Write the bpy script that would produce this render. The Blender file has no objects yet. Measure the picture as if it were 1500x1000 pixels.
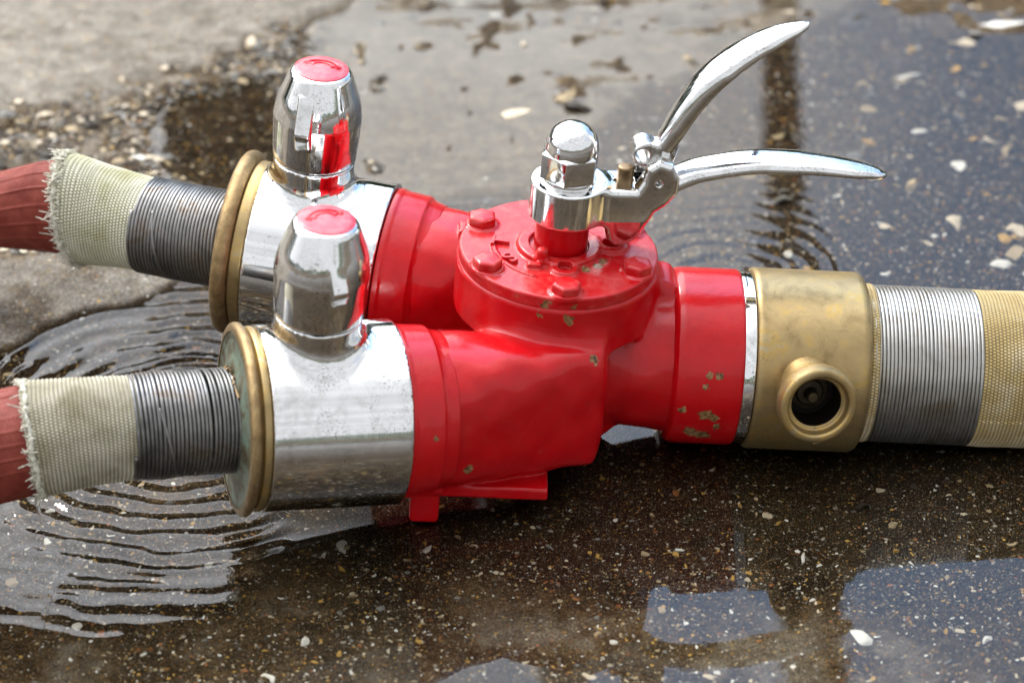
import bpy, bmesh, math, random
import numpy as np
from mathutils import Vector, Matrix
random.seed(7); RNG = np.random.default_rng(7)
sc = bpy.context.scene
C = sc.collection
S = 0.01                      # everything below is written in centimetres and linked in metres
PI = math.pi

# ------------------------------------------------------------------ camera, light, exposure
EL = math.radians(31.7)
cam_d = bpy.data.cameras.new("camera"); cam = bpy.data.objects.new("camera", cam_d); C.objects.link(cam)
cam.location = Vector((0, -229*math.cos(EL), 7.3+229*math.sin(EL)))*S
cam.rotation_euler = (PI/2-EL, 0, 0)
cam_d.sensor_width = 36; cam_d.lens = 110; cam_d.clip_start = .05; cam_d.clip_end = 3000
cam_d.dof.use_dof = True; cam_d.dof.focus_distance = 2.24; cam_d.dof.aperture_fstop = 4.8
sc.camera = cam
SUN_EL, SUN_AZ = math.radians(46), math.radians(-32)     # azimuth from +Y towards +X
world = bpy.data.worlds.new("World"); sc.world = world; world.use_nodes = True
sun_d = bpy.data.lights.new("sun", 'SUN'); sun_d.energy = 2.2; sun_d.angle = math.radians(7); sun_d.color = (1, .95, .88)
sun = bpy.data.objects.new("sun", sun_d); C.objects.link(sun)
sdir = Vector((math.sin(SUN_AZ)*math.cos(SUN_EL), math.cos(SUN_AZ)*math.cos(SUN_EL), math.sin(SUN_EL)))
sun.rotation_euler = sdir.to_track_quat('Z', 'Y').to_euler()
sc.view_settings.view_transform = 'Standard'; sc.view_settings.look = 'None'
sc.view_settings.exposure = 0.16; sc.view_settings.gamma = 1

# ------------------------------------------------------------------ node helpers
class NT:
    def __init__(s, tree): s.t = tree; s.n = tree.nodes; s.l = tree.links
    def set(s, node, key, v):
        sock = node.inputs[key]
        if isinstance(v, bpy.types.NodeSocket): s.l.new(v, sock)
        elif v is not None:
            if sock.type == 'RGBA' and len(v) == 3: v = (*v, 1)
            sock.default_value = v
    def node(s, typ, ins=None, **attrs):
        nd = s.n.new(typ)
        for k, v in attrs.items(): setattr(nd, k, v)
        for k, v in (ins or {}).items(): s.set(nd, k, v)
        return nd
    def m(s, op, a, b=None, c=None, clamp=False):
        nd = s.node('ShaderNodeMath', operation=op, use_clamp=clamp); s.set(nd, 0, a)
        if b is not None: s.set(nd, 1, b)
        if c is not None: s.set(nd, 2, c)
        return nd.outputs[0]
    def vm(s, op, a, b=None, out=0):
        nd = s.node('ShaderNodeVectorMath', operation=op); s.set(nd, 0, a)
        if b is not None:
            if op == 'SCALE': s.set(nd, 'Scale', b)
            else: s.set(nd, 1, b)
        return nd.outputs[out]
    def mix(s, f, a, b, blend='MIX'):
        nd = s.node('ShaderNodeMix', data_type='RGBA', blend_type=blend)
        s.set(nd, 0, f); s.set(nd, 6, a); s.set(nd, 7, b); return nd.outputs[2]
    def step(s, x, a, b):
        nd = s.node('ShaderNodeMapRange', interpolation_type='SMOOTHSTEP'); s.set(nd, 0, x); s.set(nd, 1, a); s.set(nd, 2, b); return nd.outputs[0]
    def lin(s, x, a, b, c=0, d=1):
        nd = s.node('ShaderNodeMapRange'); s.set(nd, 0, x); s.set(nd, 1, a); s.set(nd, 2, b); s.set(nd, 3, c); s.set(nd, 4, d); return nd.outputs[0]
    def noise(s, vec, scale, detail=4, rough=.55, dist=0, color=False):
        nd = s.node('ShaderNodeTexNoise', {'Vector': vec, 'Scale': scale, 'Detail': detail, 'Roughness': rough, 'Distortion': dist}); return nd.outputs[1 if color else 0]
    def vor(s, vec, scale, feature='F1', out=0, rand=1):
        nd = s.node('ShaderNodeTexVoronoi', {'Vector': vec, 'Scale': scale, 'Randomness': rand}, feature=feature); return nd.outputs[out]
    def ramp(s, f, stops, interp='LINEAR'):
        nd = s.node('ShaderNodeValToRGB', {0: f}); nd.color_ramp.interpolation = interp
        el = nd.color_ramp.elements
        while len(el) < len(stops): el.new(.5)
        for e, (p, c) in zip(el, stops): e.position = p; e.color = (*c, 1)
        return nd.outputs[0]
    def bump(s, h, strength, dist, normal=None):
        nd = s.node('ShaderNodeBump', {'Height': h, 'Strength': strength, 'Distance': dist*S}); s.set(nd, 'Normal', normal) if normal is not None else None
        return nd.outputs[0]
def material(name, **ins):
    m = bpy.data.materials.new(name); m.use_nodes = True; nt = NT(m.node_tree)
    b = nt.n['Principled BSDF']
    for k, v in ins.items(): nt.set(b, k.replace('_', ' '), v)
    P = nt.vm('SCALE', nt.node('ShaderNodeTexCoord').outputs['Object'], 100.)
    return m, nt, b, P
def spots(nt, P, pts, wob=.5):
    """worn spots with a shape of their own: union of noisy blobs at given (x,y,z,r) in object cm"""
    Q = nt.vm('ADD', P, nt.vm('SCALE', nt.vm('SUBTRACT', nt.noise(P, 2.2, 3, color=True), (.5, .5, .5)), wob*2))
    out = None
    for x, y, z, r in pts:
        d = nt.m('LESS_THAN', nt.vm('DISTANCE', Q, (x, y, z), out=1), r)
        out = d if out is None else nt.m('MAXIMUM', out, d)
    return out

# ------------------------------------------------------------------ world: Nishita sky with white cloud
w = NT(world.node_tree); bg = w.n['Background']; bg.inputs[1].default_value = .15
sky = w.node('ShaderNodeTexSky', sky_type='NISHITA'); sky.sun_disc = False
sky.sun_elevation = SUN_EL; sky.sun_rotation = SUN_AZ; sky.air_density = 1.2; sky.dust_density = 1.5
D = w.node('ShaderNodeTexCoord').outputs['Generated']
sx = w.node('ShaderNodeSeparateXYZ', {0: D})
zc = w.m('MAXIMUM', sx.outputs[2], .06)
flat = w.node('ShaderNodeCombineXYZ', {0: w.m('DIVIDE', sx.outputs[0], zc), 1: w.m('DIVIDE', sx.outputs[1], zc), 2: 0.}).outputs[0]
cn = w.noise(w.vm('ADD', flat, (3.1, 1.7, .4)), .9, 7, .55, .3)
# the cloud bank thins to blue towards the right of the view
side = w.m('MULTIPLY', w.lin(sx.outputs[0], -.04, .15, 0, 1), w.lin(sx.outputs[1], .2, .6, 0, 1))
cm = w.step(w.m('SUBTRACT', w.m('ADD', cn, .22), w.m('MULTIPLY', side, .33)), .44, .62)
glow = w.m('POWER', w.m('MAXIMUM', w.vm('DOT_PRODUCT', D, tuple(sdir), out=1), 0.), 3.)      # hazy cloud is brightest round the sun
cb = w.m('MULTIPLY', w.lin(w.noise(flat, 2.3, 5, .6), .3, .7, 3.9, 7.0), w.m('ADD', 1., w.m('MULTIPLY', glow, 7.2)))
cc = w.vm('SCALE', w.node('ShaderNodeCombineXYZ', {0: .97, 1: .99, 2: 1.03}).outputs[0], cb)
haze = w.vm('SCALE', w.node('ShaderNodeCombineXYZ', {0: 1.0, 1: 1.5, 2: 2.3}).outputs[0], w.m('MULTIPLY', w.lin(sx.outputs[2], .44, .62, .75, 1.5), w.m('ADD', 1., w.m('MULTIPLY', glow, 9.))))
w.set(bg, 0, w.mix(cm, w.vm('ADD', sky.outputs[0], haze), cc))

# ------------------------------------------------------------------ mesh helpers
def finish(me, mats, angle=38, smooth=True):
    for m in (mats if isinstance(mats, (list, tuple)) else [mats]): me.materials.append(m)
    if smooth:
        me.shade_smooth()
        if angle: me.set_sharp_from_angle(angle=math.radians(angle))
def link(name, me, parent=None, loc=None, label=None, cat=None, group=None, kind=None):
    o = bpy.data.objects.new(name, me); C.objects.link(o)
    if parent is not None: o.parent = parent
    if loc is not None: o.location = Vector(loc)*S
    for k, v in (('label', label), ('category', cat), ('group', group), ('kind', kind)):
        if v: o[k] = v
    return o
def empty(name, loc, rot, label, cat, group=None):
    o = link(name, None, None, loc, label, cat, group); o.rotation_euler = rot; o.empty_display_size = .02; return o
ORI = np.zeros(3)
def mesh(name, V, Fc, mats, angle=38, uv=None, normals=None, mi=None):
    V = np.asarray(V, float)-ORI
    me = bpy.data.meshes.new(name); me.from_pydata((V*S).tolist(), [], [tuple(map(int, f)) for f in Fc]) if not isinstance(Fc, np.ndarray) else fast(me, V*S, Fc)
    if uv is not None:
        lay = me.uv_layers.new(name='UVMap'); li = np.empty(len(me.loops), int); me.loops.foreach_get('vertex_index', li)
        lay.data.foreach_set('uv', np.asarray(uv, float)[li].ravel())
    finish(me, mats, angle)
    if mi is not None: me.polygons.foreach_set('material_index', np.asarray(mi, np.int32))
    if normals is not None: me.normals_split_custom_set_from_vertices(normals.tolist())
    return me
def fast(me, V, Fc):
    n, k = Fc.shape
    me.vertices.add(len(V)); me.vertices.foreach_set('co', V.ravel())
    me.loops.add(n*k); me.loops.foreach_set('vertex_index', Fc.ravel().astype(np.int32))
    me.polygons.add(n); me.polygons.foreach_set('loop_start', np.arange(0, n*k, k, dtype=np.int32))
    me.update(calc_edges=True)
def frame(d, up=(0, 0, 1)):
    d = np.asarray(d, float); d = d/np.linalg.norm(d); u = np.asarray(up, float); u = u-d*(u@d); u /= np.linalg.norm(u)
    return d, u, np.cross(d, u)
def rounded(prof, r=.08, n=3):
    """round the corners of an open (t, radius) profile"""
    P = [np.array(p, float) for p in prof]; out = [P[0]]
    for a, b, c in zip(P, P[1:], P[2:]):
        la, lc = np.linalg.norm(a-b), np.linalg.norm(c-b)
        rr = min(r, la*.45, lc*.45)
        if rr < 1e-4: out.append(b); continue
        p0 = b+(a-b)/la*rr; p2 = b+(c-b)/lc*rr
        for i in range(n+1):
            s = i/n; out.append((1-s)**2*p0+2*s*(1-s)*b+s*s*p2)
    out.append(P[-1]); return out
def revolve(o, d, prof, n=96, r=.08, up=(0, 0, 1), shape=None):
    """surface of revolution round the axis o + t d; returns V, F, UV (circumference, length in cm)"""
    d, u, s = frame(d, up); pr = rounded(prof, r) if r else [np.array(p, float) for p in prof]
    A = np.linspace(0, 2*PI, n, endpoint=False); V = []; UV = []; L = 0; prev = pr[0]
    for p in pr:
        L += np.linalg.norm(p-prev); prev = p
        for a in A:
            V.append(np.asarray(o)+d*p[0]+(u*math.cos(a)+s*math.sin(a))*p[1]); UV.append((a, L))
    V = np.array(V); F = []
    for i in range(len(pr)-1):
        for j in range(n):
            k = (j+1) % n; F.append((i*n+j, i*n+k, (i+1)*n+k, (i+1)*n+j))
    return V, F, np.array(UV)
class MB:
    """collects pieces that make ONE part"""
    def __init__(s): s.V = []; s.F = []; s.mi = []; s.n = 0
    def add(s, V, F, mi=0):
        V = np.asarray(V, float); s.V.append(V); s.F += [tuple(int(i)+s.n for i in f) for f in F]; s.mi += [mi]*len(F); s.n += len(V); return s
    def rev(s, o, d, prof, n=96, r=.08, up=(0, 0, 1), mi=0):
        V, F, _ = revolve(o, d, prof, n, r, up); return s.add(V, F, mi)
    def tube(s, pts, r, n=10, mi=0, cap=True):
        V, F = tube(pts, r, n, cap); return s.add(V, F, mi)
    def mesh(s, name, mats, angle=38): return mesh(name, np.concatenate(s.V), s.F, mats, angle, mi=s.mi)
def tube(pts, rad, n=10, cap=True):
    P = np.asarray(pts, float); T = np.gradient(P, axis=0); T /= np.linalg.norm(T, axis=1)[:, None]+1e-12
    rad = np.broadcast_to(rad, len(P)); V = []
    ref = np.array([0, 0, 1.]) if abs(T[0][2]) < .8 else np.array([1., 0, 0]); u = ref-T[0]*(ref@T[0]); u /= np.linalg.norm(u)
    for p, t, r in zip(P, T, rad):
        u = u-t*(u@t); u /= np.linalg.norm(u)+1e-12; s = np.cross(t, u)
        for k in range(n): a = 2*PI*k/n; V.append(p+r*(u*math.cos(a)+s*math.sin(a)))
    F = [(i*n+j, i*n+(j+1) % n, (i+1)*n+(j+1) % n, (i+1)*n+j) for i in range(len(P)-1) for j in range(n)]
    if cap: F += [tuple(range(n-1, -1, -1)), tuple(range((len(P)-1)*n, len(P)*n))]
    return V, F
def prism(c, d, R, h, n=6, ch=.12, rot=0, up=(1, 0, 0), dome=0.):
    """chamfered hexagonal head"""
    d, u, s = frame(d, up); rings = [(0, R), (h-ch*.6, R), (h, R-ch)]
    V = []
    for t, r in rings:
        for k in range(n): a = rot+2*PI*k/n; V.append(np.asarray(c)+d*t+r*(u*math.cos(a)+s*math.sin(a)))
    F = [(i*n+j, i*n+(j+1) % n, (i+1)*n+(j+1) % n, (i+1)*n+j) for i in range(2) for j in range(n)]
    V.append(np.asarray(c)+d*(h+dome)); q = len(V)-1
    F += [(2*n+j, 2*n+(j+1) % n, q) for j in range(n)]
    return V, F

# ------------------------------------------------------------------ implicit surfaces for the castings
def smin(a, b, k): h = np.clip(.5+.5*(b-a)/k, 0, 1); return b*(1-h)+a*h-k*h*(1-h)
def smax(a, b, k): return -smin(-a, -b, k)
def sd_cyl(P, o, d, r, t0, t1, rd=.15):
    d = np.asarray(d, float); d = d/np.linalg.norm(d); Q = P-np.asarray(o, float); t = Q@d
    rad = np.sqrt(np.maximum((Q*Q).sum(-1)-t*t, 1e-9)); a = rad-r+rd; b = np.abs(t-(t0+t1)/2)-(t1-t0)/2+rd
    return np.minimum(np.maximum(a, b), 0)+np.hypot(np.maximum(a, 0), np.maximum(b, 0))-rd
def sd_cone(P, o, d, r0, r1, t0, t1, rd=.15):
    d = np.asarray(d, float); d = d/np.linalg.norm(d); Q = P-np.asarray(o, float); t = Q@d
    rad = np.sqrt(np.maximum((Q*Q).sum(-1)-t*t, 1e-9)); k = (r1-r0)/(t1-t0)
    a = (rad-(r0+k*np.clip(t-t0, 0, t1-t0)))/math.hypot(1, k)+rd; b = np.abs(t-(t0+t1)/2)-(t1-t0)/2+rd
    return np.minimum(np.maximum(a, b), 0)+np.hypot(np.maximum(a, 0), np.maximum(b, 0))-rd
def sd_box(P, c, h, rd=.2, M=None):
    Q = P-np.asarray(c, float)
    if M is not None: Q = Q@np.asarray(M).T
    q = np.abs(Q)-np.asarray(h)+rd
    return np.linalg.norm(np.maximum(q, 0), axis=-1)+np.minimum(q.max(-1), 0)-rd
def sd_poly(P2, pts):
    pts = np.asarray(pts, float); n = len(pts); d = np.full(P2.shape[:-1], 1e9); s = np.ones(P2.shape[:-1])
    for i in range(n):
        a, b = pts[i], pts[i-1]; e = b-a; w_ = P2-a
        q = w_-e*np.clip((w_@e)/(e@e), 0, 1)[..., None]; d = np.minimum(d, (q*q).sum(-1))
        c1 = P2[..., 1] >= a[1]; c2 = P2[..., 1] < b[1]; c3 = e[0]*w_[..., 1] > e[1]*w_[..., 0]
        allc = (c1 & c2 & c3) | (~c1 & ~c2 & ~c3); s = np.where(allc, -s, s)
    return s*np.sqrt(d)
def sdf_mesh(name, f, lo, hi, h, mats, iters=4):
    lo = np.array(lo, float); n = np.ceil((np.array(hi)-lo)/h).astype(int)+1
    ax = [lo[i]+h*np.arange(n[i]) for i in range(3)]
    G = np.stack(np.meshgrid(*ax, indexing='ij'), -1).reshape(-1, 3)
    val = np.concatenate([f(g) for g in np.array_split(G, max(1, len(G)//400000))]).reshape(n).astype(np.float64)
    ins = val < 0; c = np.zeros(n-1, int)
    for dx in (0, 1):
        for dy in (0, 1):
            for dz in (0, 1): c += ins[dx:n[0]-1+dx, dy:n[1]-1+dy, dz:n[2]-1+dz]
    act = (c > 0) & (c < 8); idx = -np.ones(act.shape, int); ii = np.argwhere(act); idx[act] = np.arange(len(ii))
    sm = np.zeros((len(ii), 3)); cnt = np.zeros(len(ii))
    corners = [(a, b, d) for a in (0, 1) for b in (0, 1) for d in (0, 1)]
    for p in corners:
        for k in range(3):
            if p[k] == 0:
                q = list(p); q[k] = 1
                v0 = val[ii[:, 0]+p[0], ii[:, 1]+p[1], ii[:, 2]+p[2]]; v1 = val[ii[:, 0]+q[0], ii[:, 1]+q[1], ii[:, 2]+q[2]]
                m_ = (v0 < 0) != (v1 < 0); t = np.where(m_, v0/(v0-v1+1e-12), 0)
                pos = np.tile(np.array(p, float), (len(ii), 1)); pos[:, k] = t
                sm[m_] += pos[m_]; cnt += m_
    V = lo+h*(ii+sm/cnt[:, None])
    def grad(X):
        e = .02; g = np.stack([f(X+np.eye(3)[k]*e)-f(X-np.eye(3)[k]*e) for k in range(3)], -1)/(2*e); return g
    for _ in range(iters):
        g = grad(V); g2 = np.maximum((g*g).sum(1), .05); st = -(f(V)/g2)[:, None]*g
        L = np.linalg.norm(st, axis=1); st *= np.minimum(1, .3*h/np.maximum(L, 1e-9))[:, None]; V = V+st
    g = grad(V); N_ = g/np.maximum(np.linalg.norm(g, axis=1), 1e-9)[:, None]
    F = []
    for k in range(3):
        a, b = [(1, 2), (2, 0), (0, 1)][k]
        sl0 = [slice(None)]*3; sl1 = [slice(None)]*3; sl0[k] = slice(0, -1); sl1[k] = slice(1, None)
        s0 = ins[tuple(sl0)]; s1 = ins[tuple(sl1)]; E = np.argwhere(s0 != s1)
        E = E[(E[:, a] > 0) & (E[:, b] > 0) & (E[:, a] < n[a]-1) & (E[:, b] < n[b]-1)]
        def cell(da, db):
            q = E.copy(); q[:, a] -= da; q[:, b] -= db; return idx[q[:, 0], q[:, 1], q[:, 2]]
        quad = np.stack([cell(1, 1), cell(0, 1), cell(0, 0), cell(1, 0)], 1)
        flip = ~s0[E[:, 0], E[:, 1], E[:, 2]]; quad[flip] = quad[flip][:, ::-1]; F.append(quad)
    F = np.concatenate(F); F = F[(F >= 0).all(1)]
    return mesh(name, V, F, mats, angle=None, normals=N_)

# ------------------------------------------------------------------ materials
def red_material(name, dust, chips):
    m, nt, b, P = material(name)
    n1 = nt.noise(P, .55, 5, .6); n2 = nt.noise(P, 3.2, 4, .6)
    col = nt.mix(nt.lin(n1, .3, .7), (.39, .0012, .004), (.48, .002, .005))
    col = nt.mix(nt.m('MULTIPLY', nt.step(nt.noise(P, .9, 6, .65), .42, .72), dust), col, (.56, .12, .10))
    if dust > .5: col = nt.mix(nt.m('MULTIPLY', nt.step(nt.noise(nt.vm('ADD', P, (4, 9, 2)), .8, 5, .6), .48, .72), .38), col, (.36, .22, .16))
    grime = nt.step(nt.noise(P, 2.1, 8, .7), .60, .72)
    col = nt.mix(nt.m('MULTIPLY', grime, .35), col, (.12, .03, .02))
    tiny = nt.m('MULTIPLY', nt.step(nt.noise(nt.vm('ADD', P, (7, 3, 1)), 2.3, 5, .6), .725, .735), 1.)
    ch = tiny
    if chips: ch = nt.m('MAXIMUM', tiny, spots(nt, P, chips))
    edge = nt.node('ShaderNodeNewGeometry').outputs['Pointiness']
    ch = nt.m('MAXIMUM', ch, nt.m('MULTIPLY', nt.step(edge, .56, .60), nt.step(nt.noise(nt.vm('ADD', P, (2, 5, 9)), 1.1, 5, .65), .60, .63)))
    metal = nt.ramp(nt.noise(P, 3, 4), [(.35, (.04, .018, .008)), (.5, (.20, .105, .04)), (.7, (.34, .21, .10))])
    col = nt.mix(ch, col, metal)
    nt.set(b, 'Base Color', col)
    nt.set(b, 'Roughness', nt.m('ADD', nt.m('ADD', nt.lin(n2, .3, .7, .26, .40), dust*.22), nt.m('MULTIPLY', ch, .2)))
    nt.set(b, 'Specular IOR Level', .12); nt.set(b, 'Coat Weight', .55 if dust < .5 else .08); nt.set(b, 'Coat Roughness', .07)
    h = nt.m('ADD', nt.m('MULTIPLY', nt.noise(P, 1.3, 3, .5), .55), nt.m('MULTIPLY', nt.noise(P, 8, 3, .6), .22))
    nt.set(b, 'Normal', nt.bump(nt.m('SUBTRACT', h, nt.m('MULTIPLY', ch, .5)), .8, .065))
    nt.set(nt.n[nt.n.find('Principled BSDF')], 'Coat Normal', nt.bump(h, .8, .045))
    return m
def metal(name, cols, rough, bscale=5, bstr=.3, bdist=.03, metallic=1., spot=None, nscale=.8, stretch=(1, 1, 1), pit=.0):
    m, nt, b, P = material(name); P = nt.vm('MULTIPLY', P, stretch)
    n1 = nt.noise(P, nscale, 7, .62, .4); n2 = nt.noise(P, bscale, 5, .6)
    k = len(cols)-1; col = nt.ramp(n1, [(.32+.36*i/k, c) for i, c in enumerate(cols)])
    R = nt.lin(n2, .3, .75, *rough)
    if spot:
        thr, c, sc_ = spot; sp = nt.m('MULTIPLY', nt.step(nt.noise(P, sc_, 6, .75), thr, thr+.05), nt.step(nt.noise(P, .45, 3, .5), .45, .6))
        col = nt.mix(sp, col, c); R = nt.m('ADD', R, nt.m('MULTIPLY', sp, .35))
    nt.set(b, 'Base Color', col); nt.set(b, 'Metallic', metallic); nt.set(b, 'Roughness', R)
    h = n2
    if pit: h = nt.m('SUBTRACT', n2, nt.m('MULTIPLY', nt.step(nt.noise(P, 9, 2, .5), .66, .74), pit))
    nt.set(b, 'Normal', nt.bump(h, bstr, bdist))
    return m
RED = red_material('red_paint', .04, [(-6.0, -12.8, 5.2, .4), (2.3, -8.0, 11.6, .4), (.6, -7.6, 14.4, .5), (-1.6, -7.5, 14.6, .45), (-8.6, -14.6, 9, .3)])
RED_LID = red_material('red_paint_dusty', .32, [(-1.2, -7.3, 15.4, .42), (-3.2, -6.7, 15.5, .32), (1.0, -7.4, 15.3, .42), (2.7, -2.3, 16.0, .35), (3.1, -1.7, 16.0, .35), (1.8, -2.9, 16.0, .35)])
RED_COLLAR = red_material('red_paint_collar', .03, [(11.0, -6.1, 9.6, .28), (11.8, -5.9, 9.5, .34), (10.9, -6.4, 8.8, .24), (11.0, -6.4, 6.4, .5), (11.6, -6.4, 6.2, .4), (12.0, -6.1, 5.2, .35), (10.1, -5.9, 4.6, .45), (11.1, -5.6, 4.1, .6), (10.5, -5.6, 4.3, .5), (9.3, -6.3, 6.8, .3)])
CHROME = metal('chrome', [(.80, .80, .79), (.86, .86, .86)], (.02, .06), 4, .2, .008, spot=(.60, (.16, .15, .14), 5.5), pit=.3)
CHROME_WORN = metal('worn_chrome', [(.66, .65, .63), (.82, .82, .81), (.87, .87, .87)], (.02, .075), 7, .25, .008, spot=(.545, (.20, .19, .17), 8), pit=.7)
STEEL_DULL = metal('dull_chrome', [(.36, .35, .33), (.55, .54, .52), (.7, .7, .68)], (.18, .38), 7, .4, .02, spot=(.55, (.2, .16, .1), 6), pit=.6)
BRASS = metal('weathered_brass', [(.27, .19, .085), (.35, .25, .115), (.39, .28, .13), (.45, .30, .10), (.41, .33, .20)], (.31, .48), 5, .5, .025, metallic=.8, spot=(.60, (.15, .12, .08), 3.4), nscale=.42, pit=.8)
BRASS_RIM = metal('cast_brass_rim', [(.21, .135, .06), (.30, .20, .09), (.41, .28, .13)], (.26, .48), 11, .9, .06, metallic=.8, spot=(.57, (.55, .47, .33), 11), nscale=1.2, pit=.8)
BRASS_GREEN = metal('green_brass', [(.07, .06, .035), (.15, .13, .08), (.20, .26, .20), (.17, .12, .06)], (.35, .6), 5, .6, .03, metallic=.55, nscale=.6)
PLUNGER = metal('dark_plunger', [(.02, .014, .008), (.07, .05, .025)], (.4, .6), 8, .4, .02, metallic=.7)
PIN = metal('bronze_pin', [(.13, .08, .04), (.28, .19, .10)], (.3, .5), 8, .4, .02, metallic=.8)
WIRE = metal('galvanised_wire', [(.12, .116, .108), (.18, .177, .17), (.25, .24, .23), (.18, .13, .09)], (.34, .46), 6, .2, .01, metallic=.9, nscale=.35)
WIRE_BRIGHT = metal('bright_steel_wire', [(.34, .325, .29), (.44, .43, .40), (.30, .26, .20)], (.28, .4), 6, .2, .01, metallic=.9, nscale=.3)
def simple(name, col, rough, **k):
    m, nt, b, P = material(name, Base_Color=col, Roughness=rough, **k); return m, nt, b, P
GASKET = simple('black_rubber', (.015, .014, .013), .45)[0]
BORE, nt_, b_, P_ = simple('wet_dark_bore', (.006, .004, .003), .5, Specular_IOR_Level=.15)
# cap plastic
CAP, nt, b, P = material('red_cap_plastic', Roughness=.34); nt.set(b, 'Base Color', nt.mix(nt.lin(nt.noise(P, 1.3, 5), .35, .7), (.66, .03, .055), (.74, .12, .13)))
nt.set(b, 'Normal', nt.bump(nt.noise(P, 7, 4), .3, .02)); nt.set(b, 'Roughness', nt.lin(nt.noise(P, 2, 5), .3, .7, .28, .45))
# canvas: woven relief is in the mesh; colour = dirt and sun bleaching
def canvas(name, pale, mid, dark):
    m, nt, b, P = material(name, Roughness=.92)
    c = nt.ramp(nt.noise(P, .33, 6, .6, .5), [(.33, dark), (.5, mid), (.68, pale)])
    lum = nt.node('ShaderNodeAttribute', attribute_name='weave').outputs['Fac']
    c = nt.mix(nt.lin(lum, 0, .8, .9, 0), c, (.045, .038, .02))
    c = nt.mix(nt.m('MULTIPLY', nt.step(nt.noise(P, 1.2, 6, .7), .58, .70), .4), c, (.14, .11, .06))
    nt.set(b, 'Base Color', c); nt.set(b, 'Sheen Weight', .15)
    nt.set(b, 'Normal', nt.bump(nt.noise(P, 22, 3), .5, .03)); return m
CANVAS_A = canvas('greenish_canvas', (.72, .69, .54), (.60, .58, .40), (.44, .42, .22))
CANVAS_B = canvas('grey_canvas', (.58, .53, .41), (.45, .41, .29), (.29, .255, .155))
CANVAS_C = canvas('yellow_canvas', (.62, .50, .30), (.50, .36, .14), (.38, .25, .08))
FRAY, nt, b, P = material('frayed_cotton', Roughness=.95); nt.set(b, 'Base Color', nt.ramp(nt.noise(P, 2.5, 4), [(.35, (.36, .34, .26)), (.6, (.70, .67, .56))]))
# red woven rubber hose
HOSE, nt, b, P = material('red_rubber_hose', Specular_IOR_Level=.2); uv = nt.node('ShaderNodeTexCoord').outputs['UV']
su = nt.node('ShaderNodeSeparateXYZ', {0: uv}); wv = nt.m('MULTIPLY', nt.m('SINE', nt.m('MULTIPLY', nt.m('ADD', su.outputs[0], su.outputs[1]), 22.)), nt.m('SINE', nt.m('MULTIPLY', nt.m('SUBTRACT', su.outputs[0], su.outputs[1]), 22.)))
c = nt.mix(nt.lin(nt.noise(P, .8, 6, .65), .35, .65), (.16, .023, .014), (.27, .058, .038)); c = nt.mix(nt.lin(wv, -1, 1, .35, 0), c, (.13, .02, .015))
nt.set(b, 'Base Color', c); nt.set(b, 'Roughness', nt.lin(nt.noise(P, 3, 5), .3, .7, .38, .58)); nt.set(b, 'Normal', nt.bump(wv, .6, .03))

# ------------------------------------------------------------------ weave / hose sweeps
def catmull(P, n):
    P = np.asarray(P, float); out = []
    for s in np.linspace(0, len(P)-1-1e-9, n):
        i = int(s); f = s-i; p0 = P[max(i-1, 0)]; p1 = P[i]; p2 = P[i+1]; p3 = P[min(i+2, len(P)-1)]
        out.append(.5*((2*p1)+(-p0+p2)*f+(2*p0-5*p1+4*p2-p3)*f*f+(-p0+3*p1-3*p2+p3)*f**3))
    return np.array(out)
def sweep(path, ns, nc, rad, disp=None):
    """closed tube surface; rad(s)->(a,b) half sizes along u (up) and w (sideways); disp(s, ang, L, arc)->(offset, attr)"""
    P = catmull(path, ns); T = np.gradient(P, axis=0); T /= np.linalg.norm(T, axis=1)[:, None]
    L = np.concatenate([[0], np.cumsum(np.linalg.norm(np.diff(P, axis=0), axis=1))]); A = np.linspace(0, 2*PI, nc, endpoint=False)
    V = np.zeros((ns, nc, 3)); at = np.ones((ns, nc)); UV = np.zeros((ns, nc, 2))
    for i in range(ns):
        d, u, s_ = frame(T[i]); s = i/(ns-1); a, b_ = rad(s); ca, sa = np.cos(A), np.sin(A)
        rr = np.stack([ca*a, sa*b_], 1); nn = np.stack([ca/a, sa/b_], 1); nn /= np.linalg.norm(nn, axis=1)[:, None]
        if disp is not None: o_, at[i] = disp(s, A, L[i], A*(a+b_)/2); rr = rr+nn*np.asarray(o_)[:, None]
        V[i] = P[i]+rr[:, :1]*u+rr[:, 1:]*s_; UV[i, :, 0] = A*(a+b_)/2; UV[i, :, 1] = L[i]
    I = np.arange(ns*nc).reshape(ns, nc); J = np.roll(I, -1, 1)
    F = np.stack([I[:-1], J[:-1], J[1:], I[1:]], -1).reshape(-1, 4)
    return V.reshape(-1, 3), F, UV.reshape(-1, 2), at.ravel(), L[-1]
def smooth_noise(seed, n=5):
    r = np.random.default_rng(seed); f = r.normal(size=(n, 2))*1.; p = r.uniform(0, 6.28, n)
    return lambda x, y: sum(np.sin(f[i, 0]*x*(1+i*.5)+f[i, 1]*y*(1+i*.5)+p[i])/(1+i*.5) for i in range(n))/n
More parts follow.
